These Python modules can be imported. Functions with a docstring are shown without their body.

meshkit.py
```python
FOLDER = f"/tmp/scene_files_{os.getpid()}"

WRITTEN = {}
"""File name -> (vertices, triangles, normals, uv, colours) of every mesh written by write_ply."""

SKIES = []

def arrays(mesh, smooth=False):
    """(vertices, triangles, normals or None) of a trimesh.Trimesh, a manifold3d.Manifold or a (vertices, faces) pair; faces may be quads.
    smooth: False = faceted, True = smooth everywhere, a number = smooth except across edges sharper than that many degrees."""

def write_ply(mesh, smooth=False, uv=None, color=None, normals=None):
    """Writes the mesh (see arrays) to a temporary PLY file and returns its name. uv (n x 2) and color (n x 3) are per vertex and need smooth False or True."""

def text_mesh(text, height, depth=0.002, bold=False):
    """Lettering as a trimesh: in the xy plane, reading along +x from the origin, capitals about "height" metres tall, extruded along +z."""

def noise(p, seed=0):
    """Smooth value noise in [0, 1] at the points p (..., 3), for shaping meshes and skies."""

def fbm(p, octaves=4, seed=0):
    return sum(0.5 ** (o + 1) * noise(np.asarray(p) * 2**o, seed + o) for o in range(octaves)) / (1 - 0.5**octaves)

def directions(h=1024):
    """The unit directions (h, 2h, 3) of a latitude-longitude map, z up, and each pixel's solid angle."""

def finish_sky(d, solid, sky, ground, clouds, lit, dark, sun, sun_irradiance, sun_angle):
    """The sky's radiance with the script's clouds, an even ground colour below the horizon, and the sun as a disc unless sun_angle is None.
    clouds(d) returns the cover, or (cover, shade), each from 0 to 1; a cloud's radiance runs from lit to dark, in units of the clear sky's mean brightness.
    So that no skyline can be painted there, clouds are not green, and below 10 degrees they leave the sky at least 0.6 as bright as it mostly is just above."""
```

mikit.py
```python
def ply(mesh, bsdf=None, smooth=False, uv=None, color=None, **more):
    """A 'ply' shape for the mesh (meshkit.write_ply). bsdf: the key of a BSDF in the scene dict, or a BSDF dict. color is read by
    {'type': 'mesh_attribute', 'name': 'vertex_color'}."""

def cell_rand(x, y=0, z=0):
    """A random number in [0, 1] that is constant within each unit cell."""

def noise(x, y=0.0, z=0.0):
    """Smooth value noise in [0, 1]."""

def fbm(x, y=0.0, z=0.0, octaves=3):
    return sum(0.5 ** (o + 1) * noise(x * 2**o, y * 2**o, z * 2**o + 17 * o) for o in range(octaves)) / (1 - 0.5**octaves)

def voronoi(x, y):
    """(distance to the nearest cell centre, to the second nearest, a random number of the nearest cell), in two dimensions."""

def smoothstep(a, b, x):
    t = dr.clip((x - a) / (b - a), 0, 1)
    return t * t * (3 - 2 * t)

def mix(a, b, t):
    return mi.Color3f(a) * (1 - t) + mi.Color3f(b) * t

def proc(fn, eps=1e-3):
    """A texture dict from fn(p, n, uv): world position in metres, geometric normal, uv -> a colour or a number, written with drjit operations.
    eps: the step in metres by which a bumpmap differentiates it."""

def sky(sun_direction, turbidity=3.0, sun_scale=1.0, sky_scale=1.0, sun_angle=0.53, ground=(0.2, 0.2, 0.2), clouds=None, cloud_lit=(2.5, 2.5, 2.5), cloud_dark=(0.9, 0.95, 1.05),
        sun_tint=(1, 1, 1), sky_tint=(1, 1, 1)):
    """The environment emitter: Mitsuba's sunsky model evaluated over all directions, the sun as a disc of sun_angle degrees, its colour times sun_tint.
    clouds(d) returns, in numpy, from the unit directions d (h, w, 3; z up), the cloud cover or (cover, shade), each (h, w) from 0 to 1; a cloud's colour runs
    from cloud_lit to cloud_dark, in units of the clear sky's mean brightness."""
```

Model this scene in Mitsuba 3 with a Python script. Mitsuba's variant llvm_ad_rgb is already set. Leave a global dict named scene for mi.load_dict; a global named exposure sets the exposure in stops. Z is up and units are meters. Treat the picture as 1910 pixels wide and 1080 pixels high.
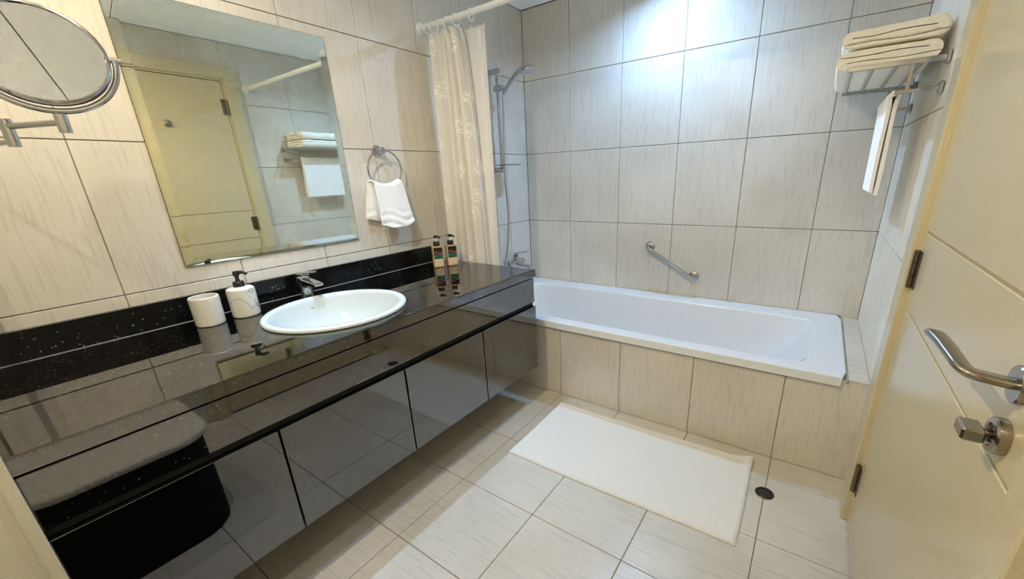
import math, random
import numpy as np, trimesh, drjit as dr, mitsuba as mi, mikit
import manifold3d as m3
from shapely.geometry import Polygon, LineString, Point, box as sbox
from shapely.ops import unary_union
from mikit import proc, noise, fbm, voronoi, smoothstep, mix, cell_rand
import meshkit

T = mi.ScalarTransform4f
PI = math.pi
rng = random.Random(7)
scene, labels = {}, {}

# ------------------------------------------------------------------ camera
F, PX, PY = 748.57, 998.58, 585.54
CAM = [1.8906, -2.6725, 1.2558]
FWD = [-0.542, 0.775, -0.325]
RIGHT = [0.826, 0.563, -0.037]
DOWN = [0.154, -0.288, -0.945]
scene['camera'] = {
    'type': 'perspective', 'fov': 2 * math.degrees(math.atan(955 / F)), 'fov_axis': 'x', 'near_clip': 0.02, 'far_clip': 50,
    'principal_point_offset_x': (955 - PX) / 1910, 'principal_point_offset_y': (540 - PY) / 1080,
    'to_world': T().look_at(origin=CAM, target=[c + f for c, f in zip(CAM, FWD)], up=[-d for d in DOWN])}

exposure = 0.74

# ------------------------------------------------------------------ lamps (fixtures are built at the end, from this table)
W, H = 2.16, 2.327          # right wall x, ceiling z (left wall x=0, back wall y=0, floor z=0)
COOL, WARM = (0.60, 0.88, 1.24), (1.0, 0.83, 0.57)
LAMPS = [  # name, x, y, colour, lens radiance, spot intensity, beam, cutoff
    ('sink', 0.44, -1.78, COOL, 28.0, 3.3, 14, 34),
    ('tub', 1.08, -0.36, (0.46, 0.80, 1.32), 15.0, 2.2, 40, 76),
    ('entry', 0.92, -2.40, WARM, 5.0, 3.0, 60, 86),
    ('center', 1.22, -1.36, (1.0, 0.92, 0.78), 11.0, 0.0, 30, 60),  # added fill light, no known fixture here
    ('doorway', 1.72, -2.88, (1.0, 0.91, 0.74), 10.0, 1.1, 60, 86),
]

# ------------------------------------------------------------------ materials
def plain(color, rough=0.5, spec=0.5, metallic=0.0, **more):
    return {'type': 'twosided', 'b': {'type': 'principled', 'base_color': color if isinstance(color, dict) else {'type': 'rgb', 'value': list(color)},
                                      'roughness': rough, 'specular': spec, 'metallic': metallic, **more}}

def gloss(color, alpha, ior=1.5):
    return {'type': 'twosided', 'b': {'type': 'roughplastic', 'diffuse_reflectance': color if isinstance(color, dict) else {'type': 'rgb', 'value': list(color)},
                                      'alpha': alpha, 'int_ior': ior, 'nonlinear': True}}

def shiny(color, ior):
    return {'type': 'twosided', 'b': {'type': 'plastic', 'diffuse_reflectance': color if isinstance(color, dict) else {'type': 'rgb', 'value': list(color)}, 'int_ior': ior, 'nonlinear': True}}

def grain_uv(p, n):
    nx, nz = dr.abs(n.x), dr.abs(n.z)
    u = dr.select(nz > 0.6, p.y, dr.select(nx > 0.6, p.y, p.x))
    v = dr.select(nz > 0.6, p.x, p.z)
    return u, v

def tile_height(p, n, uv):
    u, v = grain_uv(p, n)
    wob = noise(u * 9, v * 7) * 0.012
    a = noise((u + wob) * 210, v * 13 + cell_rand(dr.floor(u * 60)) * 9)
    b = noise((u + wob) * 420, v * 24, 5)
    return smoothstep(0.35, 0.8, a) * 0.75 + b * 0.25

def tile_color(p, n, uv):
    u, v = grain_uv(p, n)
    wob = noise(u * 9, v * 7) * 0.012
    a = smoothstep(0.58, 0.86, noise((u + wob) * 210, v * 13 + cell_rand(dr.floor(u * 60)) * 9))
    m = fbm(u * 3.1, v * 2.7, p.x + p.y, octaves=3)
    c = mix((0.575, 0.540, 0.470), (0.655, 0.625, 0.560), smoothstep(0.3, 0.7, m))
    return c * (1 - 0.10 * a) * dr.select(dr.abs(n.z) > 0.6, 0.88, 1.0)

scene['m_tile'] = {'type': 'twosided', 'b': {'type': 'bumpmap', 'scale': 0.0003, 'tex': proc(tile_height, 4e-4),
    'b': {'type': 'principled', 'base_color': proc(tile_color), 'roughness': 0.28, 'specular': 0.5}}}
scene['m_grout'] = plain((0.22, 0.19, 0.15), 0.9, 0.2)
scene['m_ceiling'] = plain((0.83, 0.87, 0.90), 0.7, 0.3)
scene['m_ceiling_gap'] = plain((0.10, 0.10, 0.10), 0.9, 0.2)
scene['m_cream'] = gloss((0.76, 0.70, 0.53), 0.05, 1.5)
scene['m_cream_dark'] = plain((0.20, 0.17, 0.11), 0.8, 0.2)
scene['m_white_paint'] = gloss((0.80, 0.77, 0.66), 0.15, 1.5)
scene['m_lacquer'] = shiny((0.004, 0.004, 0.0045), 2.3)

def granite(p, n, uv):
    q = 150.0
    a = dr.select(dr.abs(n.x) > 0.7, p.y, p.x)
    b = dr.select(dr.abs(n.z) > 0.7, p.y, p.z)
    d1, d2, w = voronoi(a * q, b * q)
    s = dr.select(w > 0.962, smoothstep(0.42, 0.12, d1), 0.0)
    e1, e2, w2 = voronoi(a * 420 + 31, b * 420 + 17)
    t = dr.select(w2 > 0.90, smoothstep(0.45, 0.2, e1), 0.0)
    clump = smoothstep(0.35, 0.75, fbm(a * 9, b * 9, 3))
    c = mi.Color3f(0.0055, 0.006, 0.0065)
    c = c + mi.Color3f(0.34, 0.38, 0.36) * (s * (0.15 + clump))
    return c + mi.Color3f(0.030, 0.040, 0.045) * t

scene['m_granite'] = shiny(proc(granite), 2.5)
scene['m_granite_splash'] = shiny(proc(granite), 1.42)  # same stone as the slab, reflection weakened so the backsplash reads darker
scene['m_black_gap'] = plain((0.004, 0.004, 0.004), 0.6, 0.3)
scene['m_mirror'] = {'type': 'twosided', 'b': {'type': 'conductor', 'material': 'none', 'specular_reflectance': {'type': 'rgb', 'value': [0.93, 0.98, 0.89]}}}
scene['m_mirror_clear'] = {'type': 'twosided', 'b': {'type': 'conductor', 'material': 'none', 'specular_reflectance': {'type': 'rgb', 'value': [0.84, 0.86, 0.86]}}}
scene['m_mirror_edge'] = plain((0.05, 0.06, 0.045), 0.3, 0.5)
scene['m_chrome'] = plain((0.50, 0.50, 0.51), 0.05, 0.5, 1.0)
scene['m_rack'] = plain((0.40, 0.40, 0.39), 0.16, 0.5, 1.0)
scene['m_steel'] = plain((0.36, 0.325, 0.265), 0.20, 0.5, 1.0)
scene['m_brass_dark'] = plain((0.17, 0.14, 0.09), 0.4, 0.5, 1.0)
scene['m_ceramic'] = gloss((0.76, 0.80, 0.81), 0.03, 1.5)
scene['m_acrylic'] = gloss((0.87, 0.89, 0.91), 0.06, 1.5)
scene['m_silicone'] = plain((0.30, 0.28, 0.24), 0.5, 0.4)
scene['m_black_plastic'] = plain((0.012, 0.012, 0.012), 0.32, 0.5)
scene['m_white_plastic'] = plain((0.80, 0.82, 0.80), 0.3, 0.5)
scene['m_dish'] = gloss((0.26, 0.28, 0.28), 0.08, 1.5)

def terry_h(p, n, uv):
    return fbm(p.x * 330, p.y * 330, p.z * 330, octaves=2)

def terry(color):
    return {'type': 'twosided', 'b': {'type': 'bumpmap', 'scale': 0.0016, 'tex': proc(terry_h, 5e-4),
            'b': {'type': 'principled', 'base_color': {'type': 'rgb', 'value': list(color)}, 'roughness': 0.9, 'specular': 0.2, 'sheen': 0.4}}}
scene['m_towel'] = terry((0.86, 0.82, 0.72))
scene['m_towel_white'] = terry((0.87, 0.86, 0.84))
scene['m_mat'] = terry((0.72, 0.71, 0.67))

def marble(p, n, uv):
    w = fbm(p.x * 16, p.y * 16, p.z * 16, octaves=3)
    v = dr.abs(noise(p.x * 22 + w * 3, p.y * 22 + 4, p.z * 22 + w * 2) - 0.5)
    vein = smoothstep(0.035, 0.0, v) * smoothstep(0.50, 0.62, noise(p.x * 14, p.y * 14 + 9, p.z * 14))
    return mix((0.82, 0.81, 0.78), (0.36, 0.36, 0.35), vein * 0.75)
scene['m_marble'] = gloss(proc(marble), 0.12, 1.48)

def curtain_col(p, n, uv):
    base = mix((0.61, 0.59, 0.56), (0.70, 0.685, 0.665), fbm(p.x * 60, p.z * 2.2, p.y * 30, octaves=2))
    d1, d2, w = voronoi(p.x * 8 + p.y * 3, p.z * 5.5)
    fl = smoothstep(0.30, 0.16, d1) * dr.select(w > 0.55, 1.0, 0.0) * smoothstep(0.52, 0.60, noise(p.x * 150, p.y * 60, p.z * 150))
    return mix(base, (0.93, 0.90, 0.82), fl * 0.8)
scene['m_curtain'] = plain(proc(curtain_col), 0.55, 0.4, 0.0, sheen=0.3)
scene['m_liner'] = plain((0.70, 0.70, 0.71), 0.5, 0.4)

def bottle_print(p, n, uv):
    v, u = uv.y, uv.x
    c = mi.Color3f(0.80, 0.72, 0.58)
    top = mix((0.030, 0.020, 0.030), (0.45, 0.20, 0.15), smoothstep(0.45, 0.6, noise(u * 6 + 2, v * 22)) * smoothstep(0.60, 0.68, v) * smoothstep(0.88, 0.80, v))
    c = dr.select(v > 0.62, top, c)
    c = dr.select((v > 0.44) & (v <= 0.62), mix((0.02, 0.22, 0.13), (0.03, 0.33, 0.27), smoothstep(0.35, 0.65, noise(u * 5, v * 12))), c)
    c = dr.select((v > 0.40) & (v <= 0.44), mi.Color3f(0.02, 0.06, 0.05), c)
    return c
scene['m_bottle_print'] = gloss(proc(bottle_print), 0.15, 1.5)
scene['m_bottle'] = gloss((0.70, 0.53, 0.34), 0.10, 1.5)
scene['m_grey_cushion'] = plain((0.55, 0.54, 0.50), 0.6, 0.3)
scene['m_black_fabric'] = plain((0.006, 0.006, 0.006), 0.8, 0.2)

# ------------------------------------------------------------------ helpers
def numbered(key):
    if key not in scene and not any(k.startswith(key + '__') for k in scene):
        return key
    i = 1
    while f'{key}_{i:03d}' in scene or any(k.startswith(f'{key}_{i:03d}__') for k in scene):
        i += 1
    return f'{key}_{i:03d}'

def put(key, mesh, mat, smooth=False, parent=None, **more):
    key = numbered(parent + '__' + key if parent else key)
    scene[key] = mesh if isinstance(mesh, dict) else mikit.ply(mesh, mat, smooth=smooth, **more)
    return key

def thing(name, label, category, group=None, kind=None):
    key = name
    i = 1
    while key in labels:
        key = f'{name}_{i:03d}'; i += 1
    labels[key] = {'label': label, 'category': category}
    if group: labels[key]['group'] = group
    return key

def structure(name, label=None):
    labels[name] = {'kind': 'structure'}
    if label: labels[name]['label'] = label
    return name

def cbox(x0, x1, y0, y1, z0, z1, c=0.002):
    lo, hi = np.minimum([x0, y0, z0], [x1, y1, z1]), np.maximum([x0, y0, z0], [x1, y1, z1])
    c = min(c, *(0.45 * (hi - lo)))
    pts = []
    for sx in (0, 1):
        for sy in (0, 1):
            for sz in (0, 1):
                p = np.array([hi[0] if sx else lo[0], hi[1] if sy else lo[1], hi[2] if sz else lo[2]])
                d = np.array([-1 if sx else 1, -1 if sy else 1, -1 if sz else 1]) * c
                for k in range(3):
                    q = p + d; q[k] = p[k]; pts.append(q)
    return trimesh.convex.convex_hull(np.array(pts))

def rounded_slab(poly, z0, z1, r=0.004, n=3):
    """extrude a shapely polygon with rounded top and bottom rims"""
    layers = []
    for k in range(n + 1):
        a = PI / 2 * k / n
        layers.append((r * (1 - math.sin(a)), z0 + r * (1 - math.cos(a))))
    prof = layers + [(o, z1 - (z - z0)) for o, z in reversed(layers)]
    out = None
    m = m3.Manifold()
    parts = []
    for (o0, za), (o1, zb) in zip(prof[:-1], prof[1:]):
        if zb - za < 1e-6: continue
        pg = poly.buffer(-max(o0, o1), join_style=1)
        parts.append(m3.Manifold.extrude(m3.CrossSection([np.array(pg.exterior.coords)[:-1]] + [np.array(i.coords)[:-1] for i in pg.interiors], m3.FillRule.EvenOdd), zb - za).translate((0, 0, za)))
    return m3.Manifold.batch_boolean(parts, m3.OpType.Add)

def tm(man):
    m = man.to_mesh()
    return trimesh.Trimesh(np.array(m.vert_properties[:, :3]), np.array(m.tri_verts), process=False)

def lathe(profile, n=40, center=(0, 0, 0), axis='z'):
    p = np.array(profile, float)
    a = np.linspace(0, 2 * PI, n, endpoint=False)
    v = np.stack([p[:, None, 0] * np.cos(a), p[:, None, 0] * np.sin(a), np.broadcast_to(p[:, None, 1], (len(p), n))], -1).reshape(-1, 3)
    f = []
    for i in range(len(p) - 1):
        for j in range(n):
            k = (j + 1) % n
            a0, a1, b0, b1 = i * n + j, i * n + k, (i + 1) * n + j, (i + 1) * n + k
            if p[i, 0] > 1e-7: f.append((a0, a1, b1))
            if p[i + 1, 0] > 1e-7: f.append((a0, b1, b0))
    m = trimesh.Trimesh(v, np.array(f), process=True)
    if axis == 'x':
        m.apply_transform(np.array([[0, 0, 1, 0], [0, 1, 0, 0], [-1, 0, 0, 0], [0, 0, 0, 1.0]]))
    elif axis == '-x':
        m.apply_transform(np.array([[0, 0, -1, 0], [0, 1, 0, 0], [1, 0, 0, 0], [0, 0, 0, 1.0]]))
    elif axis == '-y':
        m.apply_transform(np.array([[1, 0, 0, 0], [0, 0, -1, 0], [0, 1, 0, 0], [0, 0, 0, 1.0]]))
    m.apply_translation(center)
    return m

def catmull(pts, per=8):
    p = np.array(pts, float)
    p = np.vstack([2 * p[0] - p[1], p, 2 * p[-1] - p[-2]])
    out = []
    for i in range(1, len(p) - 2):
        for t in np.linspace(0, 1, per, endpoint=False):
            a, b, c, d = p[i - 1:i + 3]
            out.append(0.5 * (2 * b + (c - a) * t + (2 * a - 5 * b + 4 * c - d) * t * t + (3 * b - a - 3 * c + d) * t ** 3))
    out.append(p[-2])
    return np.array(out)

def tube(pts, r, n=14, closed=False, squash=None):
    p = np.array(pts, float); m = len(p)
    r = np.broadcast_to(np.asarray(r, float), (m,))
    t = (np.roll(p, -1, 0) - np.roll(p, 1, 0)) if closed else np.gradient(p, axis=0)
    t /= np.linalg.norm(t, axis=1, keepdims=True) + 1e-12
    a = np.cross(t[0], [0, 0, 1.0] if abs(t[0, 2]) < 0.9 else [1.0, 0, 0]); frames = []
    for i in range(m):
        a = a - t[i] * (a @ t[i]); a /= np.linalg.norm(a)
        frames.append((a, np.cross(t[i], a)))
    ang = np.arange(n) * 2 * PI / n
    s0, s1 = squash or (1, 1)
    v = np.array([p[i] + r[i] * (s0 * np.cos(ang)[:, None] * frames[i][0] + s1 * np.sin(ang)[:, None] * frames[i][1]) for i in range(m)]).reshape(-1, 3)
    f = []
    for i in range(m if closed else m - 1):
        for j in range(n):
            k, i2 = (j + 1) % n, (i + 1) % m
            f += [(i * n + j, i * n + k, i2 * n + k), (i * n + j, i2 * n + k, i2 * n + j)]
    v = list(v)
    if not closed:
        c0, c1 = len(v), len(v) + 1
        v += [p[0], p[-1]]
        for j in range(n):
            k = (j + 1) % n
            f += [(c0, k, j), (c1, (m - 1) * n + j, (m - 1) * n + k)]
    mesh = trimesh.Trimesh(np.array(v), np.array(f), process=False)
    mesh.fix_normals()
    return mesh

def joined(*ms):
    return trimesh.util.concatenate([tm(m) if isinstance(m, m3.Manifold) else m for m in ms])

def grid_mesh(P):
    """(n, m, 3) points -> sheet"""
    n, m = P.shape[:2]
    i, j = np.meshgrid(np.arange(n - 1), np.arange(m - 1), indexing='ij')
    q = np.stack([i * m + j, (i + 1) * m + j, (i + 1) * m + j + 1, i * m + j + 1], -1).reshape(-1, 4)
    return trimesh.Trimesh(P.reshape(-1, 3), np.vstack([q[:, [0, 1, 2]], q[:, [0, 2, 3]]]), process=False)

def closed_sheet(P, thick):
    """a cloth sheet with real thickness"""
    m = grid_mesh(P); nrm = m.vertex_normals; n, k = P.shape[:2]
    a, b = m.vertices + nrm * thick / 2, m.vertices - nrm * thick / 2
    N = n * k
    rim = [i * k for i in range(n)] + [(n - 1) * k + j for j in range(1, k)] + [i * k + k - 1 for i in range(n - 2, -1, -1)] + [j for j in range(k - 2, 0, -1)]
    f = [m.faces, m.faces[:, ::-1] + N]
    r = np.array(rim); s = np.roll(r, -1)
    f += [np.stack([r, r + N, s + N], 1), np.stack([r, s + N, s], 1)]
    out = trimesh.Trimesh(np.vstack([a, b]), np.vstack(f), process=False)
    out.fix_normals()
    return out

# ------------------------------------------------------------------ room shell
GAP = 0.0028
TH = 0.008

def tile_field(parent, plane, us, vs, skip=None, off=0.0):
    """tiles on a grid of edges us x vs; plane maps (u0,u1,v0,v1) to a box"""
    for u0, u1 in zip(us[:-1], us[1:]):
        for v0, v1 in zip(vs[:-1], vs[1:]):
            rects = [(u0, u1, v0, v1)]
            if skip:
                a0, a1, b0, b1 = skip; new = []
                for (p0, p1, q0, q1) in rects:
                    if p1 <= a0 or p0 >= a1 or q1 <= b0 or q0 >= b1:
                        new.append((p0, p1, q0, q1)); continue
                    if p0 < a0: new.append((p0, a0, q0, q1))
                    if p1 > a1: new.append((a1, p1, q0, q1))
                    if q1 > b1: new.append((max(p0, a0), min(p1, a1), max(q0, b1), q1))
                    if q0 < b0: new.append((max(p0, a0), min(p1, a1), q0, min(q1, b0)))
                rects = new
            for (p0, p1, q0, q1) in rects:
                if p1 - p0 < 0.012 or q1 - q0 < 0.012: continue
                g = GAP / 2
                put('tile', cbox(*plane(p0 + g, p1 - g, q0 + g, q1 - g, rng.uniform(-0.0004, 0.0004)), c=0.0014), 'm_tile', parent=parent)

VZ = [0.0, 0.4405, 0.9255, 1.4102, 1.8954, 2.327]
YF = -3.10                                         # wall behind the camera
yl = sorted([0.0, -0.248, -0.6105, -0.969, -1.324, -1.676, -2.025, -2.383, -2.743])
structure('wall_left'); structure('wall_back'); structure('wall_right'); structure('wall_front'); structure('floor'); structure('ceiling')
put('wall_left', cbox(-0.12, -TH + 0.0035, YF - 0.1, 0.12, -0.1, H + 0.05, 0.001), 'm_grout')
tile_field('wall_left', lambda a, b, c, d, o: (-TH, o, a, b, c, d), yl, VZ)
put('wall_back', cbox(-0.004, W + 0.004, TH - 0.0035, 0.12, -0.1, H + 0.05, 0.001), 'm_grout')
xb = [0.0, 0.3733, 0.7499, 1.1265, 1.5031, 1.8797, W]
tile_field('wall_back', lambda a, b, c, d, o: (a, b, -o, TH, c, d), xb, VZ)
DY0, DY1, DZ1 = -2.018, -1.085, 2.062              # door opening in the right wall
wr = joined(cbox(W + TH - 0.0035, W + 0.12, DY1, 0.12, -0.1, H + 0.05, 0.001), cbox(W + TH - 0.0035, W + 0.12, YF - 0.1, DY0, -0.1, H + 0.05, 0.001),
            cbox(W + TH - 0.0035, W + 0.12, DY0, DY1, DZ1, H + 0.05, 0.001), cbox(W + 0.085, W + 0.12, DY0, DY1, -0.1, DZ1, 0.001))
put('wall_right', wr, 'm_grout')
yr = sorted([0.0, -0.26, -0.60, -0.955, -1.31, -1.665, -2.02, -2.375, -2.73, YF])
tile_field('wall_right', lambda a, b, c, d, o: (W + o, W + TH, a, b, c, d), yr, VZ, skip=(DY0 - 0.03, DY1 + 0.03, -1, DZ1 + 0.03))
put('wall_front', joined(cbox(0.69, W + 0.12, YF - 0.1, YF - TH + 0.0035, -0.1, H + 0.05, 0.001)), 'm_grout')
tile_field('wall_front', lambda a, b, c, d, o: (a, b, YF - TH, YF + o, c, d), [0.70, 1.06, 1.43, 1.80, W], VZ)
# end of the short wall on which the vanity stops, painted, with a moulded edge
structure('wall_front_left')
put('wall_front_left', cbox(-0.004, 0.70, YF - 0.1, -2.748, -0.1, H + 0.05, 0.002), 'm_white_paint')
structure('trim_1')
prof = Polygon([(0.7045, -2.7295), (0.7285, -2.7295), (0.7305, -2.7315), (0.7305, -2.745), (0.728, -2.749), (0.7225, -2.751), (0.7225, -2.760), (0.7195, -2.763), (0.7195, -2.800), (0.7165, -2.804), (0.7165, -2.85), (0.7045, -2.85)])
put('trim_1', tm(rounded_slab(prof, 0.0, 2.15, 0.0008, 1)), 'm_white_paint')  # paler than the door cream, to make up for weak light here
put('floor', cbox(-0.1, W + 0.1, YF - 0.1, 0.1, -0.12, -0.0045, 0.001), 'm_grout')
xf = [0.0, 0.40, 0.778, 1.148, 1.518, 1.888, W]
yf = sorted([-0.60, -0.985, -1.346, -1.685, -2.035, -2.385, -2.735, YF])
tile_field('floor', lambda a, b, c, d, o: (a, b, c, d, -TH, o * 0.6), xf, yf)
put('ceiling', cbox(-0.1, W + 0.1, YF - 0.1, 0.1, H + 0.006, H + 0.12, 0.001), 'm_ceiling_gap')
cy = [0.0, -0.62, -1.30, -1.98, -2.66, YF]; cx = [0.0, 0.72, 1.44, W]
for a, b in zip(cy[1:], cy[:-1]):
    for c, d in zip(cx[:-1], cx[1:]):
        e = 0.0020
        put('panel', cbox(c + e, d - e, a + e, b - (0.008 if b == 0 else e), H, H + 0.006, 0.001), 'm_ceiling', parent='ceiling')

# ------------------------------------------------------------------ door in the right wall
structure('door_1')
lx = W - 0.005                                      # front face of the leaf
put('leaf', cbox(lx + 0.0065, lx + 0.040, -2.012, -1.102, 0.008, 2.046, 0.001), 'm_cream', parent='door_1')
for z0, z1 in ((0.008, 0.834), (0.840, 1.062), (1.068, 2.046)):
    put('panel', cbox(lx, lx + 0.0068, -2.012, -1.102, z0, z1, 0.0018), 'm_cream', parent='door_1')
def architrave():
    x0 = W - 0.024
    return joined(cbox(x0, W + 0.003, DY1 + 0.002, DY1 + 0.100, 0.0, DZ1 + 0.085, 0.003), cbox(x0, W + 0.003, DY0 - 0.067, DY0 - 0.006, 0.0, DZ1 + 0.085, 0.003),
                  cbox(x0 + 0.0003, W + 0.003, DY0 - 0.012, DY1 + 0.008, DZ1 + 0.002, DZ1 + 0.085, 0.003))
put('casing', architrave(), 'm_cream', parent='door_1')
jm = [cbox(W - 0.006, W + 0.085, DY1 - 0.014, DY1 + 0.016, 0, DZ1, 0.0015), cbox(W - 0.006, W + 0.085, DY0 - 0.014, DY0 + 0.004, 0, DZ1, 0.0015),
      cbox(W - 0.006, W + 0.085, DY0 - 0.014, DY1 + 0.016, DZ1 - 0.012, DZ1 + 0.016, 0.0015)]
put('jamb', joined(*jm), 'm_cream', parent='door_1')
for zc in (1.862, 0.957, 0.201):
    hk = put('hinge', joined(*[lathe([(0, a), (0.0085, a), (0.0085, b), (0, b)], 16, (W - 0.011, -1.0985, zc)) for a, b in ((-0.055, -0.0195), (-0.018, 0.018), (0.0195, 0.055))],
                             cbox(W - 0.0075, W - 0.0055, -1.132, -1.1005, zc - 0.055, zc + 0.055, 0.0004)), 'm_brass_dark', parent='door_1', smooth=30)
# lever handle
hy, hz = -1.915, 0.966
hd = put('handle', lathe([(0, 0), (0.026, 0), (0.027, 0.002), (0.027, 0.007), (0.025, 0.0095), (0, 0.0095)], 32, (lx, hy, hz), '-x'), 'm_steel', parent='door_1', smooth=30)
lev = [[lx - 0.006, hy, hz], [lx - 0.030, hy, hz + .002], [lx - 0.050, hy + 0.001, hz + .005], [lx - 0.0585, hy + 0.010, hz + .008], [lx - 0.0635, hy + 0.040, hz + .013],
       [lx - 0.0685, hy + 0.078, hz + .018], [lx - 0.073, hy + 0.108, hz + 0.020], [lx - 0.076, hy + 0.130, hz + 0.016]]
put('lever', tube(catmull(lev, 6), np.interp(np.linspace(0, 1, 43), [0, .25, .5, .85, .95, 1], [.0125, .0125, .0130, .0145, .0125, .006]), 18, squash=(1.0, 0.62)), 'm_steel', smooth=40, parent=hd)
kz = 0.886
lk = put('lock', lathe([(0, 0), (0.0255, 0), (0.0265, 0.002), (0.0265, 0.012), (0.024, 0.0145), (0.017, 0.015), (0.016, 0.011), (0, 0.011)], 32, (lx, -1.918, kz), '-x'), 'm_steel', parent='door_1', smooth=30)
put('thumb_turn', joined(lathe([(0, 0.010), (0.0065, 0.010), (0.0065, 0.024), (0, 0.024)], 16, (lx, -1.918, kz), '-x'),
                         cbox(lx - 0.047, lx - 0.022, -1.937, -1.899, kz - 0.010, kz + 0.010, 0.003)), 'm_steel', smooth=30, parent=lk)
put('robe_hook', joined(lathe([(0, 0), (0.024, 0), (0.026, 0.003), (0.022, 0.006), (0.010, 0.008), (0.009, 0.024), (0.013, 0.030), (0.012, 0.036), (0, 0.038)], 28, (lx, -1.507, 1.717), '-x')), 'm_steel', smooth=30, parent='door_1')
put('strike_plate', cbox(W - 0.0075, W - 0.006, DY0 - 0.008, DY0 + 0.001, 1.67, 1.76, 0.0004), 'm_brass_dark', parent='door_1')

# ------------------------------------------------------------------ bathtub and its tiled surround
TF = -0.836
sur = thing('tub_surround', 'beige tiled box enclosing the bathtub, with a narrow tiled ledge at the door end', 'tub surround')
def Mbox(x0, x1, y0, y1, z0, z1):
    return m3.Manifold.cube((x1 - x0, y1 - y0, z1 - z0)).translate((x0, y0, z0))
put('core', joined(cbox(0.004, W - 0.002, TF + TH - 0.0035, TF + 0.045, -0.004, 0.446, 0.001), cbox(2.092, W - 0.002, TF + 0.02, -0.002, -0.004, 0.4475, 0.001)), 'm_grout', parent=sur)
xt = [0.0, 0.40, 0.7727, 1.1425, 1.513, 1.886, W]
for a, b in zip(xt[:-1], xt[1:]):
    top = 0.417 if b < 2.1 else 0.4475
    put('front_tile', cbox(a + GAP / 2, b - GAP / 2, TF, TF + TH, 0.002, top, 0.0014), 'm_tile', parent=sur)
for a, b in ((-0.002, -0.285), (-0.285, -0.63), (-0.63, TF - 0.004)):
    put('ledge_tile', cbox(2.0935, W - 0.001, b + GAP / 2, a - GAP / 2, 0.4475, 0.456, 0.0014), 'm_tile', parent=sur)
tub = thing('bathtub', 'long white bathtub set in the beige tiled surround', 'bathtub')
def rrect(x0, x1, y0, y1, r):
    return sbox(x0 + r, y0 + r, x1 - r, y1 - r).buffer(r, quad_segs=8)
NS = 96
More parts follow.
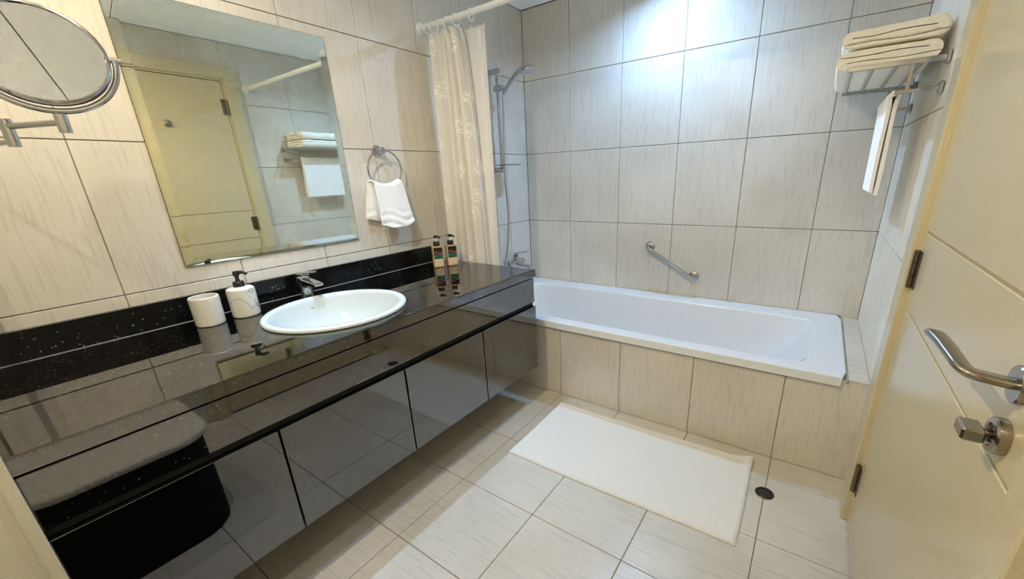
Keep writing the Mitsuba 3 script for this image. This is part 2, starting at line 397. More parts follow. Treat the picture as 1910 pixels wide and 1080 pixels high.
def ring(poly, z, n=NS):
    L = poly.exterior; s = np.linspace(0, 1, n, endpoint=False)
    c = np.array(L.centroid.coords[0]); pts = []
    for a in s * 2 * PI:
        d = np.array([math.cos(a), math.sin(a)])
        far = LineString([c, c + d * 5])
        q = far.intersection(poly.exterior)
        q = q if q.geom_type == 'Point' else list(q.geoms)[-1]
        pts.append((q.x, q.y, z))
    return np.array(pts)
def rings_mesh(rs, cap=True):
    n = len(rs[0]); v = np.vstack(rs); f = []
    for i in range(len(rs) - 1):
        for j in range(n):
            k = (j + 1) % n
            f += [(i * n + j, i * n + k, (i + 1) * n + k), (i * n + j, (i + 1) * n + k, (i + 1) * n + j)]
    if cap:
        c = len(v); v = np.vstack([v, rs[-1].mean(0)])
        f += [((len(rs) - 1) * n + j, (len(rs) - 1) * n + (j + 1) % n, c) for j in range(n)]
    return trimesh.Trimesh(v, np.array(f), process=False)
def tub_mesh():
    zt = 0.464
    lv = [rrect(0.004, 2.085, -0.852, -0.003, 0.02)]
    R = [ring(rrect(0.006, 2.083, -0.850, -0.005, .012), zt - 0.040), ring(rrect(0.003, 2.086, -0.853, -0.003, .012), zt - 0.038), ring(rrect(0.003, 2.086, -0.853, -0.003, .014), zt - 0.006),
         ring(rrect(0.005, 2.084, -0.851, -0.0045, .016), zt - 0.0015), ring(rrect(0.009, 2.080, -0.847, -0.005, .018), zt)]
    ins = [(0.120, 1.960, -0.776, -0.128, .07, zt), (0.126, 1.953, -0.770, -0.133, .07, zt - 0.003), (0.130, 1.945, -0.765, -0.137, .07, zt - 0.012), (0.145, 1.905, -0.755, -0.147, .08, zt - 0.08),
           (0.165, 1.830, -0.742, -0.160, .09, zt - 0.20), (0.19, 1.755, -0.725, -0.178, .10, zt - 0.31), (0.215, 1.70, -0.705, -0.195, .11, zt - 0.36), (0.26, 1.63, -0.67, -0.23, .11, zt - 0.385), (0.34, 1.54, -0.62, -0.28, .10, zt - 0.392)]
    R += [ring(rrect(*q[:5]), q[5]) for q in ins]
    return rings_mesh(R)
put('shell', tub_mesh(), 'm_acrylic', smooth=35, parent=tub)
put('sealant', joined(cbox(2.0855, 2.0945, -0.846, -0.004, 0.440, 0.4525, 0.002), cbox(0.01, 2.085, -0.0075, -0.0008, 0.455, 0.4655, 0.002)), 'm_silicone', parent=tub)
put('waste', lathe([(0, 0.0), (0.036, 0.0), (0.036, 0.004), (0.028, 0.006), (0, 0.005)], 28, (0.42, -0.45, 0.0725)), 'm_chrome', smooth=30, parent=tub)

# ------------------------------------------------------------------ vanity
VX, VY0, VY1 = 0.70, -2.744, -0.962
SK = (0.403, -1.886, 0.252, 0.259)
ct = thing('countertop', 'long black speckled granite countertop with backsplash and drop apron', 'countertop')
hole = m3.Manifold.extrude(m3.CrossSection([np.array([(SK[0] + (SK[2] - .018) * math.cos(a), SK[1] + (SK[3] - .018) * math.sin(a)) for a in np.linspace(0, 2 * PI, 72, endpoint=False)])], ), 0.2).translate((0, 0, 0.70))
slab = tm(rounded_slab(sbox(0.0015, VY0, VX + 0.005, VY1), 0.748, 0.790, 0.007, 5) - hole)
put('slab', slab, 'm_granite', smooth=32, parent=ct)
put('apron', cbox(VX - 0.0225, VX - 0.006, VY0, VY1 - 0.004, 0.610, 0.7415, 0.0015), 'm_granite', parent=ct)
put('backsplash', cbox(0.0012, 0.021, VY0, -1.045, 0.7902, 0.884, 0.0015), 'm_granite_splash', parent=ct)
put('joint', cbox(0.0205, 0.0235, VY0, -1.046, 0.7902, 0.792, 0.0006), plain((0.35, 0.36, 0.36), 0.5), parent=ct)
vc = thing('vanity_cabinet', 'glossy black wall hung vanity cabinet with flat doors under the granite countertop', 'cabinet')
body = tm(Mbox(0.002, VX - 0.024, VY0, VY1 - 0.003, 0.225, 0.7465) - Mbox(0.12, VX - 0.05, VY0 + 0.02, VY1 - 0.02, 0.3, 0.80))
put('carcass', body, 'm_lacquer', parent=vc)
put('shadow_gap', cbox(VX - 0.0239, VX - 0.0229, VY0, VY1 - 0.003, 0.7425, 0.7464, 0.0002), 'm_black_gap', parent=vc)
put('grip_channel', cbox(VX - 0.0235, VX - 0.018, VY0, VY1 - 0.003, 0.588, 0.6095, 0.0005), 'm_black_gap', parent=vc)
for a, b in ((-0.964, -1.396), (-1.399, -1.840), (-1.843, -2.286), (-2.289, VY0)):
    put('door', cbox(VX - 0.022, VX, b + 0.0012, a - 0.0012, 0.226, 0.5865, 0.0012), 'm_lacquer', parent=vc)

# sink
sk = thing('sink', 'round white ceramic basin dropped into the black granite countertop', 'sink')
def ell(s, z, dx=0.0):
    a = np.linspace(0, 2 * PI, 72, endpoint=False)
    return np.stack([SK[0] + dx + SK[2] * s * np.cos(a), SK[1] + SK[3] * s * np.sin(a), np.full(72, z)], 1)
prof = [(0.985, 0.7902), (1.0, 0.7925), (1.0, 0.797), (0.992, 0.8015), (0.975, 0.8042), (0.94, 0.8050), (0.905, 0.8035), (0.885, 0.798), (0.872, 0.788), (0.85, 0.765), (0.80, 0.725), (0.71, 0.685), (0.58, 0.660), (0.40, 0.645), (0.2, 0.640), (0.10, 0.639)]
put('basin', rings_mesh([ell(s, z) for s, z in prof]), 'm_ceramic', smooth=50, parent=sk)
put('drain', lathe([(0.0, 0.0), (0.024, 0.0), (0.024, 0.003), (0.016, 0.004), (0, 0.0035)], 24, (SK[0], SK[1], 0.6395)), 'm_chrome', smooth=30, parent=sk)
put('overflow', lathe([(0, 0), (0.012, 0), (0.012, 0.003), (0.007, 0.003), (0.006, 0.001), (0, 0.001)], 20, (SK[0] - SK[2] * 0.852, SK[1], 0.757), 'x'), 'm_chrome', smooth=30, parent=sk)

# faucet
fc = thing('faucet', 'chrome single lever basin mixer tap behind the round sink', 'faucet')
fx, fy = 0.088, -1.842
def hull(pts_r):
    return m3.Manifold.batch_hull([m3.Manifold.sphere(r, 20).translate(p) for *p, r in pts_r])
body = m3.Manifold.batch_hull([m3.Manifold.cylinder(0.006, 0.027, 0.027, 32).translate((fx, fy, 0.7902)), m3.Manifold.cylinder(0.004, 0.024, 0.024, 32).translate((fx - .004, fy, 0.872))])
spout = hull([(fx - .006, fy - .012, 0.868, .009), (fx - .006, fy + .012, 0.868, .009), (fx + 0.118, fy - .013, 0.858, .007), (fx + 0.118, fy + .013, 0.858, .007), (fx + .01, fy - .012, 0.846, .008), (fx + .01, fy + .012, 0.846, .008)])
put('body', tm((body + spout).refine_to_length(0.01)), 'm_chrome', smooth=35, parent=fc)
lv = hull([(fx - .016, fy - .012, 0.892, .008), (fx - .016, fy + .012, 0.892, .008), (fx + .022, fy - .012, 0.894, .008), (fx + .022, fy + .012, 0.894, .008)]) + \
    hull([(fx + .012, fy - .010, 0.897, .004), (fx + .012, fy + .010, 0.897, .004), (fx + .098, fy - .009, 0.910, .003), (fx + .098, fy + .009, 0.910, .003)])
put('lever', tm(lv), 'm_chrome', smooth=35, parent=fc)

# tumbler and soap pump
cup = thing('tumbler', 'white marble tumbler on the granite countertop, left of the soap dispenser', 'cup')
put('body', lathe([(0, 0), (0.040, 0), (0.043, 0.002), (0.0445, 0.006), (0.0455, 0.098), (0.0445, 0.103), (0.0425, 0.105), (0.038, 0.1045), (0.0365, 0.101), (0.0355, 0.012), (0.033, 0.009), (0, 0.008)], 48, (0.130, -2.213, 0.7901)), 'm_marble', smooth=35, parent=cup)
sd = thing('soap_dispenser', 'white marble soap dispenser with black pump beside the tumbler', 'soap dispenser')
sx, sy = 0.134, -2.098
put('body', lathe([(0, 0), (0.041, 0), (0.045, 0.003), (0.046, 0.008), (0.0465, 0.098), (0.0445, 0.106), (0.038, 0.111), (0.020, 0.114), (0, 0.114)], 48, (sx, sy, 0.7901)), 'm_marble', smooth=35, parent=sd)
pk = put('pump', lathe([(0, 0.114), (0.018, 0.114), (0.0185, 0.116), (0.0185, 0.131), (0.017, 0.133), (0.008, 0.135), (0.0065, 0.140), (0.0065, 0.152), (0.010, 0.155), (0.0105, 0.166), (0.009, 0.171), (0, 0.172)], 32, (sx, sy, 0.7901)), 'm_black_plastic', smooth=30, parent=sd)
put('spout', tube(catmull([(sx, sy, 0.957), (sx + 0.018, sy + 0.012, 0.9575), (sx + 0.033, sy + 0.022, 0.951)], 6), [.0062] * 8 + [.005] * 5, 12), 'm_black_plastic', smooth=40, parent=pk)

# toiletry bottles
def bottle(x, y, rot, label, hgt):
    t = thing('pump_bottle', label, 'bottle')
    c, s = math.cos(rot), math.sin(rot)
    M = np.array([[c, -s, 0, x], [s, c, 0, y], [0, 0, 1, 0.7902], [0, 0, 0, 1.0]])
    def at(m): m = m.copy(); m.apply_transform(M); return m
    put('body', at(tm(rounded_slab(rrect(-0.024, 0.024, -0.029, 0.029, 0.007), 0.0, hgt, 0.005, 3))), 'm_bottle', smooth=35, parent=t)
    n = 8; ys = np.linspace(-0.0245, 0.0245, n); zs = np.linspace(0.006, hgt - 0.008, n)
    lab = cbox(0.0236, 0.0246, -0.0235, 0.0235, 0.007, hgt - 0.008, 0.0003)
    uv = np.stack([(lab.vertices[:, 1] + 0.0235) / 0.047, (lab.vertices[:, 2] - 0.007) / (hgt - 0.015)], 1)
    put('label', at(lab), 'm_bottle_print', parent=t, uv=uv)
    pp = put('pump', at(lathe([(0, hgt), (0.017, hgt), (0.0175, hgt + .002), (0.0175, hgt + .020), (0.013, hgt + .025), (0, hgt + .0255)], 28)), 'm_black_plastic', smooth=30, parent=t)
    put('stem', at(lathe([(0, hgt + .024), (0.0042, hgt + .024), (0.0042, hgt + .046), (0, hgt + .046)], 16)), 'm_white_plastic', smooth=30, parent=t)
    put('nozzle', at(joined(lathe([(0, hgt + .044), (0.012, hgt + .044), (0.012, hgt + .054), (0.009, hgt + .057), (0, hgt + .0575)], 24),
                            tube([(0, 0, hgt + .051), (0.02, 0.010, hgt + .051), (0.034, 0.016, hgt + .045)], [.0052, .005, .004], 10))), 'm_black_plastic', smooth=30, parent=t)
bottle(0.166, -1.140, -0.55, 'left pump bottle with green banded label, standing against the end of the backsplash', 0.118)
bottle(0.205, -1.072, -0.50, 'right pump bottle with dark and teal label, nearest the shower curtain', 0.118)

# ------------------------------------------------------------------ bevelled wall mirror
mr = thing('wall_mirror', 'large rectangular frameless mirror on the tiled wall over the sink', 'mirror')
y0, y1, z0, z1, bv = -2.202, -1.500, 0.9872, 1.853, 0.030
outer = [(y0, z0), (y1, z0), (y1, z1), (y0, z1)]
inner = [(y0 + bv, z0 + bv), (y1 - bv, z0 + bv), (y1 - bv, z1 - bv), (y0 + bv, z1 - bv)]
v = [(0.0072, a, b) for a, b in outer] + [(0.0095, a, b) for a, b in inner]
f = [(4, 5, 6), (4, 6, 7)]
for i in range(4):
    j = (i + 1) % 4
    f += [(i, j, 4 + j), (i, 4 + j, 4 + i)]
put('glass', trimesh.Trimesh(np.array(v), np.array(f), process=False), 'm_mirror', parent=mr)
put('backing', cbox(0.0008, 0.0071, y0 - 0.0012, y1 + 0.0012, z0 - 0.0012, z1 + 0.0012, 0.0003), 'm_mirror_edge', parent=mr)

# ------------------------------------------------------------------ round shaving mirror on a folding arm
sm = thing('shaving_mirror', 'round chrome magnifying mirror on a folding wall arm at the left of the large mirror', 'mirror')
c = np.array([0.587, -2.466, 1.519]); az, el = math.radians(-11.8), math.radians(20.0)
n = np.array([math.cos(el) * math.cos(az), math.cos(el) * math.sin(az), math.sin(el)])
side = np.cross([0, 0, 1.0], n); side /= np.linalg.norm(side); up = np.cross(n, side)
def disc_frame(m):
    M = np.eye(4); M[:3, 0] = side; M[:3, 1] = up; M[:3, 2] = n; M[:3, 3] = c
    m = m.copy(); m.apply_transform(M); return m
put('mirror_glass', disc_frame(lathe([(0.094, 0.0), (0, 0.0004)], 64)), 'm_mirror_clear', smooth=True, parent=sm)
put('rim', disc_frame(lathe([(0.0935, 0.0002), (0.095, 0.0035), (0.098, 0.0045), (0.1005, 0.002), (0.1005, -0.010), (0.098, -0.0135), (0, -0.014)], 64)), 'm_chrome', smooth=35, parent=sm)
vert = np.array([0, 0, 1.0]); back = np.cross(side, vert)     # the fork hangs in an upright plane
fv = 0.45 * vert + 0.55 * up; fv /= np.linalg.norm(fv)
fork = [c + side * 0.108 * math.cos(a) + fv * 0.108 * math.sin(a) for a in np.linspace(PI, 2 * PI, 41)]
put('fork', tube(fork, 0.0055, 12, squash=(1.0, 1.0)), 'm_chrome', smooth=True, parent=sm)
for s in (-1, 1):
    put('pivot', tube([c + side * s * 0.099, c + side * s * 0.118], 0.0055, 14), 'm_chrome', smooth=40, parent=sm)
jt = c - fv * 0.108; j2 = np.array([jt[0], jt[1], jt[2] - 0.020]); j1 = np.array([0.475, -2.532, j2[2]]); j0 = np.array([0.028, -2.640, j2[2] - 0.028])
put('joint', lathe([(0, -0.020), (0.009, -0.020), (0.010, -0.018), (0.010, 0.014), (0.006, 0.017), (0, 0.017)], 20, j2), 'm_chrome', smooth=30, parent=sm)
put('arm', tube([j1, j2], 0.0062, 14), 'm_chrome', smooth=40, parent=sm)
put('joint', lathe([(0, -0.040), (0.009, -0.040), (0.010, -0.038), (0.010, 0.012), (0.009, 0.014), (0, 0.014)], 20, j1), 'm_chrome', smooth=30, parent=sm)
put('arm', tube([j0, j1 + [0, 0, -0.028]], 0.0062, 14), 'm_chrome', smooth=40, parent=sm)
put('wall_plate', joined(lathe([(0, 0), (0.030, 0), (0.031, 0.003), (0.028, 0.007), (0.012, 0.010), (0.011, 0.026), (0, 0.027)], 28, (0.0006, -2.640, j0[2]), 'x')), 'm_chrome', smooth=30, parent=sm)

# ------------------------------------------------------------------ towel ring with hand towel
tr = thing('towel_ring', 'chrome towel ring on the tiled wall between the large mirror and the shower curtain', 'towel ring')
ry, rz = -1.316, 1.404
put('mount', lathe([(0, 0), (0.027, 0), (0.028, 0.003), (0.026, 0.008), (0.016, 0.012), (0.0145, 0.044), (0.017, 0.050), (0.015, 0.058), (0, 0.060)], 32, (0.0006, ry, rz), 'x'), 'm_chrome', smooth=30, parent=tr)
ang = np.linspace(0, 2 * PI, 64, endpoint=False)
put('ring', tube(np.stack([0.050 + 0.006 * np.cos(ang), ry + 0.098 * np.sin(ang), rz - 0.09 + 0.092 * np.cos(ang)], 1), 0.0042, 12, closed=True), 'm_chrome', smooth=True, parent=tr)
ht = thing('hand_towel', 'crumpled white hand towel pulled through the chrome towel ring', 'towel')
def hand_towel():
    nu, nv = 40, 90
    P = np.zeros((nu, nv, 3)); r2 = np.random.RandomState(3)
    zt = rz - 0.178
    for i, u in enumerate(np.linspace(-1, 1, nu)):
        hang = zt + 0.022 * u * u + 0.006                                  # rides on the ring's lower arc
        for j, s in enumerate(np.linspace(0, 1, nv)):
            # s: 0 = bottom of back panel, ~.42 over the ring, 1 = bottom of front panel
            fl = 0.205 + 0.0 * u; bl = 0.165
            L = bl + 0.035 + fl; d = s * L
            w = 0.082
            if d < bl:
                t = (bl - d) / bl; x = 0.034 - 0.010 * t; z = hang - t * bl; w = 0.080 + 0.004 * t; yo = -0.020 - 0.028 * t
            elif d < bl + 0.035:
                a = (d - bl) / 0.035 * PI; x = 0.050 - 0.016 * math.cos(a); z = hang + 0.012 * math.sin(a); yo = -0.020 + 0.018 * a / PI
            else:
                t = (d - bl - 0.035) / fl; x = 0.066 + 0.014 * t; z = hang - t * fl; w = 0.082 + 0.022 * t; yo = -0.002 + 0.022 * t
            y = ry - 0.002 + yo + u * w
            side_ = 1 if d > bl + 0.017 else -1
            low = max(0.0, (hang - z)) / fl
            x += side_ * (0.005 * math.sin(u * 4.2 + 0.6) * low + 0.0022 * math.sin(u * 9 + z * 25) * min(1, low * 4) + 0.0042 * math.sin(z * 150 + 3.0 * u + 1.5 * math.sin(4 * u)) * max(0, low - 0.35))
            z += 0.002 * math.sin(u * 7 + side_) * low
            P[i, j] = (max(x, 0.008), y, z)
    return closed_sheet(P, 0.006)
put('cloth', hand_towel(), 'm_towel_white', smooth=60, parent=ht)

# ------------------------------------------------------------------ shower curtain, rod and rings
RY, RZ = -0.932, 2.012
rod = thing('curtain_rod', 'white shower curtain rod running from wall to wall above the tub edge', 'curtain rod')
put('rail', tube([(0.004, RY, RZ), (W - 0.004, RY, RZ)], 0.0135, 20), 'm_white_plastic', smooth=40, parent=rod)
for x, ax in ((0.0006, 'x'), (W - 0.0006, '-x')):
    put('flange', lathe([(0, 0), (0.030, 0), (0.030, 0.004), (0.020, 0.014), (0.018, 0.022), (0.0137, 0.023)], 28, (x, RY, RZ), ax), 'm_white_plastic', smooth=30, parent=rod)
cu = thing('shower_curtain', 'cream embroidered shower curtain with white liner gathered at the left end of the rod', 'curtain')
def sheet(xt0, xt1, xb0, xb1, yc, amp, waves, zt, zb, ph, nu=150, nv=60, lean=0.0, kp=0.8, xa=0.008):
    P = np.zeros((nu, nv, 3))
    for i, u in enumerate(np.linspace(0, 1, nu)):
        for j, v in enumerate(np.linspace(0, 1, nv)):
            k = v ** kp
            x = (xt0 + (xt1 - xt0) * u) * (1 - k) + (xb0 + (xb1 - xb0) * u) * k
            w = 2 * PI * waves * u + ph + 0.5 * math.sin(2.2 * v + 4 * u)
            y = yc + lean * v + amp * (0.75 + 0.25 * v) * math.sin(w) + 0.25 * amp * math.sin(2.3 * w + 1 + 2 * v)
            x += xa * math.cos(w) * (1 - 0.3 * v) * min(1, 6 * u, 6 * (1 - u))
            z = zt + (zb - zt) * v - (0.010 * (0.5 - 0.5 * math.cos(2 * PI * 5 * u)) if True else 0) * (1 - v)
            P[i, j] = (x, y, z)
    return closed_sheet(P, 0.0016)
put('fabric', sheet(0.040, 0.262, 0.020, 0.356, -0.904, 0.034, 4.6, 1.982, 0.30, 0.4, kp=0.42, xa=0.017, nu=220), 'm_curtain', smooth=70, parent=cu)
put('liner', sheet(0.235, 0.384, 0.20, 0.380, -0.862, 0.004, 1.3, 1.982, 0.34, 1.5, nu=70), 'm_liner', smooth=70, parent=cu)
ordinal = ('first', 'second', 'third', 'fourth', 'fifth', 'sixth')
for i, x in enumerate((0.058, 0.100, 0.150, 0.200, 0.262, 0.362)):
    rg = thing('curtain_ring', f'white curtain ring, {ordinal[i]} on the rod counted from the left wall', 'curtain ring', 'white rings that hold the shower curtain on its rod')
    tl = 0.10 + 0.25 * math.sin(i * 2.1)
    put('loop', tube(np.stack([x + 0.023 * np.cos(ang) * math.sin(tl), RY + 0.023 * np.cos(ang) * math.cos(tl), RZ - 0.010 + 0.0255 * np.sin(ang)], 1), 0.0026, 10, closed=True), 'm_white_plastic', smooth=True, parent=rg)

# ------------------------------------------------------------------ shower set and tub mixer
sh = thing('shower_set', 'chrome slide bar with hand shower on the tiled wall beside the curtain', 'shower')
by, bx = -0.385, 0.062
put('slide_bar', tube([(bx, by, 1.286), (bx, by, 1.912)], 0.0105, 18), 'm_chrome', smooth=40, parent=sh)
for z in (1.895, 1.303):
    put('bracket', joined(tube([(0.0006, by, z), (0.078, by, z)], 0.0165, 20)), 'm_chrome', smooth=40, parent=sh)
put('slider', joined(tube([(0.040, by, 1.795), (0.112, by - 0.006, 1.795)], 0.017, 18), tube([(bx, by, 1.775), (bx, by, 1.815)], 0.0175, 18)), 'm_chrome', smooth=40, parent=sh)
h0, h1 = np.array([0.108, by - 0.004, 1.760]), np.array([0.262, by - 0.004, 1.868])
hp = catmull([h0, [0.150, by - .004, 1.798], [0.205, by - .004, 1.846], [0.250, by - .004, 1.868], [0.285, by - .004, 1.874]], 8)
hk = put('hand_shower', tube(hp, np.interp(np.linspace(0, 1, len(hp)), [0, .2, .6, .85, 1], [.0105, .0125, .0125, .017, .022]), 16), 'm_chrome', smooth=50, parent=sh)
dn = np.array([0.34, 0, -0.94]); hc = np.array([0.308, by - .004, 1.866])
hm = lathe([(0, 0.014), (0.030, 0.012), (0.043, 0.004), (0.046, -0.004), (0.044, -0.010), (0.040, -0.012)], 36)
hm2 = lathe([(0.040, -0.012), (0.020, -0.0135), (0, -0.014)], 36)
zx = -dn; xx = np.array([zx[2], 0, -zx[0]]); MM = np.eye(4); MM[:3, 0] = xx; MM[:3, 1] = np.cross(zx, xx); MM[:3, 2] = zx; MM[:3, 3] = hc
hm.apply_transform(MM); hm2.apply_transform(MM)
put('head', hm, 'm_chrome', smooth=40, parent=hk)
put('spray_face', hm2, plain((0.45, 0.48, 0.50), 0.35), smooth=40, parent=hk)
put('hose', tube(catmull([h0, [0.104, by - .004, 1.70], [0.096, by - .008, 1.5], [0.092, by - .012, 1.25], [0.094, by - .004, 1.0], [0.088, by - .02, 0.80], [0.070, by - 0.035, 0.66], [0.060, by - 0.02, 0.60], [0.055, by + 0.03, 0.612]], 10), 0.0065, 10), 'm_chrome', smooth=True, parent=sh)
put('soap_dish', tm(rounded_slab(Point(0.118, by).buffer(0.082, quad_segs=16).difference(Point(0.062, by).buffer(0.0145)), 1.3300, 1.3345, 0.001, 2)), 'm_dish', parent=sh)
put('dish_clip', tube([(0.062, by, 1.318), (0.062, by, 1.334)], 0.0135, 16), 'm_chrome', smooth=40, parent=sh)
mx = thing('tub_mixer', 'chrome bath mixer on the wall just above the far corner of the countertop', 'faucet')
my = -0.270
put('body', joined(tube([(0.055, my - 0.085, 0.640), (0.055, my + 0.085, 0.640)], 0.021, 20), tube([(0.055, my, 0.635), (0.055, my, 0.690)], 0.0215, 20),
                   *[tube([(0.0006, my + s * 0.075, 0.640), (0.045, my + s * 0.075, 0.640)], 0.016, 18) for s in (-1, 1)]), 'm_chrome', smooth=40, parent=mx)
put('spout', tube(catmull([(0.055, my, 0.630), (0.10, my, 0.625), (0.165, my, 0.618), (0.185, my, 0.604)], 6), 0.015, 16), 'm_chrome', smooth=40, parent=mx)
put('lever', tm(hull([(0.045, my, 0.697, .012), (0.060, my, 0.702, .012)]) + hull([(0.060, my - .006, 0.708, .005), (0.060, my + .006, 0.708, .005), (0.155, my - .006, 0.728, .0035), (0.155, my + .006, 0.728, .0035)])), 'm_chrome', smooth=35, parent=mx)

# ------------------------------------------------------------------ grab bar over the tub
gb = thing('grab_bar', 'slanted chrome grab bar on the back wall above the bathtub', 'grab bar')
ga, gc = np.array([0.990, 0, 0.775]), np.array([1.288, 0, 0.602])
gd = (gc - ga) / np.linalg.norm(gc - ga); yv = np.array([0, -1.0, 0])
gp = [ga + yv * 0.004, ga + yv * 0.038, ga + yv * 0.056 + gd * 0.010, ga + yv * 0.062 + gd * 0.030, ga + yv * 0.062 + gd * 0.12, gc + yv * 0.062 - gd * 0.12, gc + yv * 0.062 - gd * 0.030, gc + yv * 0.056 - gd * 0.010, gc + yv * 0.038, gc + yv * 0.004]
put('bar', tube(catmull(gp, 8), 0.0125, 18), 'm_chrome', smooth=True, parent=gb)
for q in (ga, gc):
    put('flange', lathe([(0.012, 0.0), (0.0315, 0.0), (0.033, 0.003), (0.031, 0.009), (0.020, 0.013), (0.0127, 0.014)], 32, (q[0], -0.0006, q[2]), '-y'), 'm_chrome', smooth=30, parent=gb)

# ------------------------------------------------------------------ towel rack on the right wall
rk = thing('towel_rack', 'chrome wall rack of bars beside the door, with folded towels on top', 'towel rack')
rx0, ry0, ry1, rzz = 1.905, -0.742, -0.12, 1.561
for y in (ry0, ry1):
    put('side_rail', cbox(rx0 - 0.004, W - 0.004, y - 0.005, y + 0.005, rzz - 0.008, rzz + 0.008, 0.0015), 'm_rack', parent=rk)
    put('lower_arm', cbox(2.042, W - 0.004, y - 0.004, y + 0.004, 1.469, 1.481, 0.0015), 'm_rack', parent=rk)
    put('post', cbox(2.066, 2.077, y - 0.0038, y + 0.0038, 1.479, rzz - 0.006, 0.001), 'm_rack', parent=rk)
    for z in (rzz, 1.475):
        put('flange', cbox(W - 0.012, W - 0.0006, y - 0.016, y + 0.016, z - 0.018, z + 0.018, 0.003), 'm_rack', parent=rk)
for x in (1.912, 1.972, 2.036, 2.098):
    put('slat', tube([(x, ry0, rzz), (x, ry1, rzz)], 0.0052, 14), 'm_rack', smooth=40, parent=rk)
put('towel_bar', tube([(2.051, ry0, 1.475), (2.051, ry1, 1.475)], 0.0065, 14), 'm_rack', smooth=40, parent=rk)

def folded_towel(x0, x1, zb, hgt, ya, yb, seed, slits, r=0.026, tilt=0.0):
    """thick cloth folded over itself; profile in x-z with the folds as creases, run along y"""
    n = 40
    pg = rrect(x0, x1, zb, zb + hgt, min(r, hgt * 0.46))
    for (a, b, f) in slits:
        xs = np.linspace(a, b, 14)
        pg = pg.difference(LineString([(x, zb + hgt * f + 0.0022 * math.sin(31 * x + seed + 9 * f)) for x in xs]).buffer(0.0013, quad_segs=3))
    pg = pg.buffer(-0.0015, join_style=1).buffer(0.0015, join_style=1)
    if pg.geom_type != 'Polygon': pg = max(pg.geoms, key=lambda g: g.area)
    m = tm(m3.Manifold.extrude(m3.CrossSection([np.array(pg.exterior.coords)[:-1]] + [np.array(q.coords)[:-1] for q in pg.interiors], m3.FillRule.EvenOdd), yb - ya, 10).refine_to_length(0.012))
    v = m.vertices
    out = np.stack([v[:, 0], ya + v[:, 2], v[:, 1]], 1)
    k = (out[:, 2] - zb) / hgt; xr = (out[:, 0] - x0) / (x1 - x0)
    lo = meshkit.fbm(np.stack([out[:, 0] * 7, out[:, 1] * 7, 0 * k + seed], 1))
    endf = np.minimum(out[:, 1] - ya, yb - out[:, 1])
    out[:, 2] += k * ((lo - 0.5) * 0.012 + tilt * xr - 0.004 * np.clip(1 - endf / 0.02, 0, 1)) + (meshkit.fbm(out * 45 + seed) - 0.5) * 0.0022
    out[:, 0] += (meshkit.fbm(np.stack([out[:, 1] * 9, out[:, 2] * 20, 0 * k + seed * 5], 1)) - 0.5) * 0.008
    out[:, 1] += (meshkit.fbm(out * 26 + 9) - 0.5) * 0.010
    return trimesh.Trimesh(out, m.faces[:, ::-1], process=False)
t1 = thing('bath_towel', 'lower folded white bath towel lying on the chrome wall rack', 'towel')
put('cloth', folded_towel(1.866, 2.140, rzz + 0.0085, 0.058, -0.700, -0.13, 1, ((1.80, 2.105, 0.70), (1.895, 2.20, 0.36))), 'm_towel', smooth=50, parent=t1)
t2 = thing('bath_towel', 'upper folded white bath towel on top of the towel stack on the rack', 'towel')
put('cloth', folded_towel(1.872, 2.150, rzz + 0.0745, 0.052, -0.695, -0.14, 2, ((1.90, 2.115, 0.60), (1.885, 2.20, 0.24)), tilt=0.012), 'm_towel', smooth=50, parent=t2)
t3 = thing('hanging_towel', 'white towel hanging over the lower bar of the wall rack', 'towel')
def hanging():
    nu, nv = 30, 70; P = np.zeros((nu, nv, 3))
    for i, u in enumerate(np.linspace(0, 1, nu)):
        y = -0.655 + 0.385 * u
        for j, s in enumerate(np.linspace(-1, 1, nv)):
            drop = 0.325 if s < 0 else 0.335
            d = abs(s) * (drop + 0.02)
            if d < 0.02:
                a = d / 0.02 * PI / 2; x = 0.0125 * math.sin(a); z = 1.475 + 0.0125 * math.cos(a)
            else:
                x = 0.0068 + 0.006 * math.exp(-(d - 0.02) / 0.02) + 0.002 * math.sin(9 * u + 6 * d) * min(1, (d - .02) * 8); z = 1.475 - (d - 0.02)
            P[i, j] = (2.051 + (x if s > 0 else -x), y + 0.004 * math.sin(d * 14 + s), z)
    return closed_sheet(P, 0.0115)
put('cloth', hanging(), 'm_towel_white', smooth=60, parent=t3)

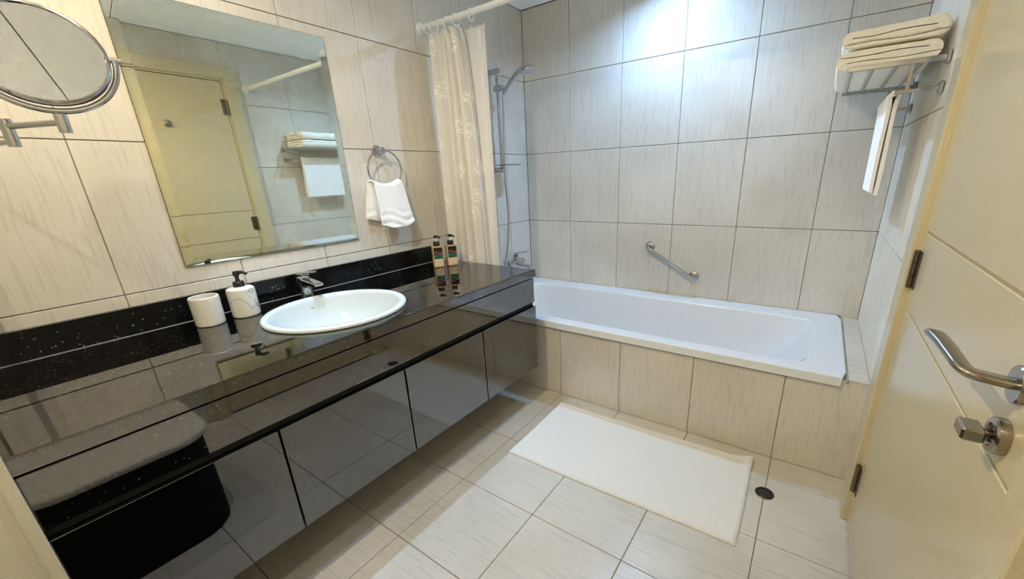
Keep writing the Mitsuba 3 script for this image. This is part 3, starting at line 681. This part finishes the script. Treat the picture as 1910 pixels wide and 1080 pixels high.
# ------------------------------------------------------------------ floor: bath mat, drain
mt = thing('bath_mat', 'white terry bath mat on the floor in front of the tub', 'bath mat')
def mat_mesh():
    nx, ny = 120, 64
    xs, ys = np.linspace(0, 1, nx), np.linspace(0, 1, ny)
    X, Y = np.meshgrid(xs, ys, indexing='ij')
    px = 0.832 + X * 0.994 + 0.006 * np.sin(Y * 3.0 + 1); py = -1.436 + Y * 0.508 + 0.010 * X - 0.004 * np.sin(X * 5)
    e = np.minimum.reduce([X * 0.994, (1 - X) * 0.994, Y * 0.50, (1 - Y) * 0.50])
    top = 0.0115 + 0.0025 * np.clip(1 - np.abs(e - 0.012) / 0.010, 0, 1) - 0.0035 * np.clip(1 - np.abs(e - 0.030) / 0.008, 0, 1)
    top -= 0.006 * np.clip(1 - e / 0.006, 0, 1) ** 2
    top += 0.0015 * (meshkit.fbm(np.stack([px * 7, py * 7, 0 * px], -1).reshape(-1, 3)).reshape(px.shape) - 0.5)
    r = np.hypot((1 - X) * 0.994, (1 - Y) * 0.5); lift = 0.030 * np.clip(1 - r / 0.11, 0, 1) ** 2
    bot = np.full_like(px, 0.0012)
    A = np.stack([px, py, top + lift], -1); B = np.stack([px, py, bot + lift], -1)
    a, b = grid_mesh(A), grid_mesh(B); N = nx * ny
    idx = np.arange(N).reshape(nx, ny)
    rim = np.r_[idx[:, 0], idx[-1, 1:], idx[-2::-1, -1], idx[0, -2:0:-1]]; s = np.roll(rim, -1)
    m = trimesh.Trimesh(np.vstack([a.vertices, b.vertices]), np.vstack([a.faces, b.faces[:, ::-1] + N, np.stack([rim, rim + N, s + N], 1), np.stack([rim, s + N, s], 1)]), process=False)
    m.fix_normals(); return m
put('pile', mat_mesh(), 'm_mat', smooth=50, parent=mt)
dn_ = thing('floor_drain', 'small round dark floor drain beside the bath mat', 'drain')
put('ring', lathe([(0.024, 0.0006), (0.034, 0.0006), (0.0345, 0.002), (0.032, 0.0042), (0.026, 0.0042), (0.024, 0.001)], 36, (1.888, -1.092, 0)), plain((0.05, 0.045, 0.04), 0.3, 0.5, 0.8), smooth=30, parent=dn_)
put('cover', lathe([(0, 0.0022), (0.010, 0.0022), (0.013, 0.0016), (0.0245, 0.0010)], 30, (1.888, -1.092, 0)), 'm_black_plastic', smooth=30, parent=dn_)

# invented low stool, shaped to give the dark reflection in the vanity front
so = thing('invented_stool', 'invented low black stool with pale rounded top, standing in for a shape reflected in the vanity front', 'stool')
put('base', tm(rounded_slab(rrect(1.232, 1.74, -2.80, -2.325, 0.12), 0.0012, 0.385, 0.006, 2)), 'm_black_fabric', smooth=35, parent=so)
put('cushion', tm(rounded_slab(rrect(1.226, 1.76, -2.81, -2.305, 0.12), 0.3855, 0.408, 0.009, 4)), 'm_grey_cushion', smooth=35, parent=so)

# ------------------------------------------------------------------ downlights
for nm, x, y, col, rad, inten, beam, cut in LAMPS:
    d = thing('downlight', {'sink': 'recessed ceiling downlight above the sink', 'tub': 'recessed ceiling downlight above the bathtub', 'entry': 'recessed warm ceiling downlight near the entrance', 'center': 'added fill downlight in the middle of the ceiling', 'doorway': 'recessed ceiling downlight behind the door, nearest the front wall'}[nm], 'light')
    put('trim', lathe([(0.047, -0.0005), (0.060, -0.0005), (0.060, -0.004), (0.055, -0.007), (0.049, -0.006), (0.047, -0.002)], 32, (x, y, H)), 'm_white_plastic', smooth=30, parent=d)
    lens = lathe([(0.047, -0.003), (0.044, -0.012), (0.036, -0.020), (0.022, -0.025), (0, -0.027)], 24, (x, y, H))
    if lens.face_normals[0] @ (lens.triangles_center[0] - [x, y, H]) < 0: lens.invert()
    put('lens', lens, 'm_white_plastic', parent=d, emitter={'type': 'area', 'radiance': {'type': 'rgb', 'value': [rad * q for q in col]}})
    if inten: scene[f'beam_{nm}'] = {'type': 'spot', 'intensity': {'type': 'rgb', 'value': [inten * q for q in col]}, 'cutoff_angle': cut, 'beam_width': beam,
                           'to_world': T().look_at(origin=[x, y, H - 0.030], target=[x, y, 0], up=[0, 1, 0])}
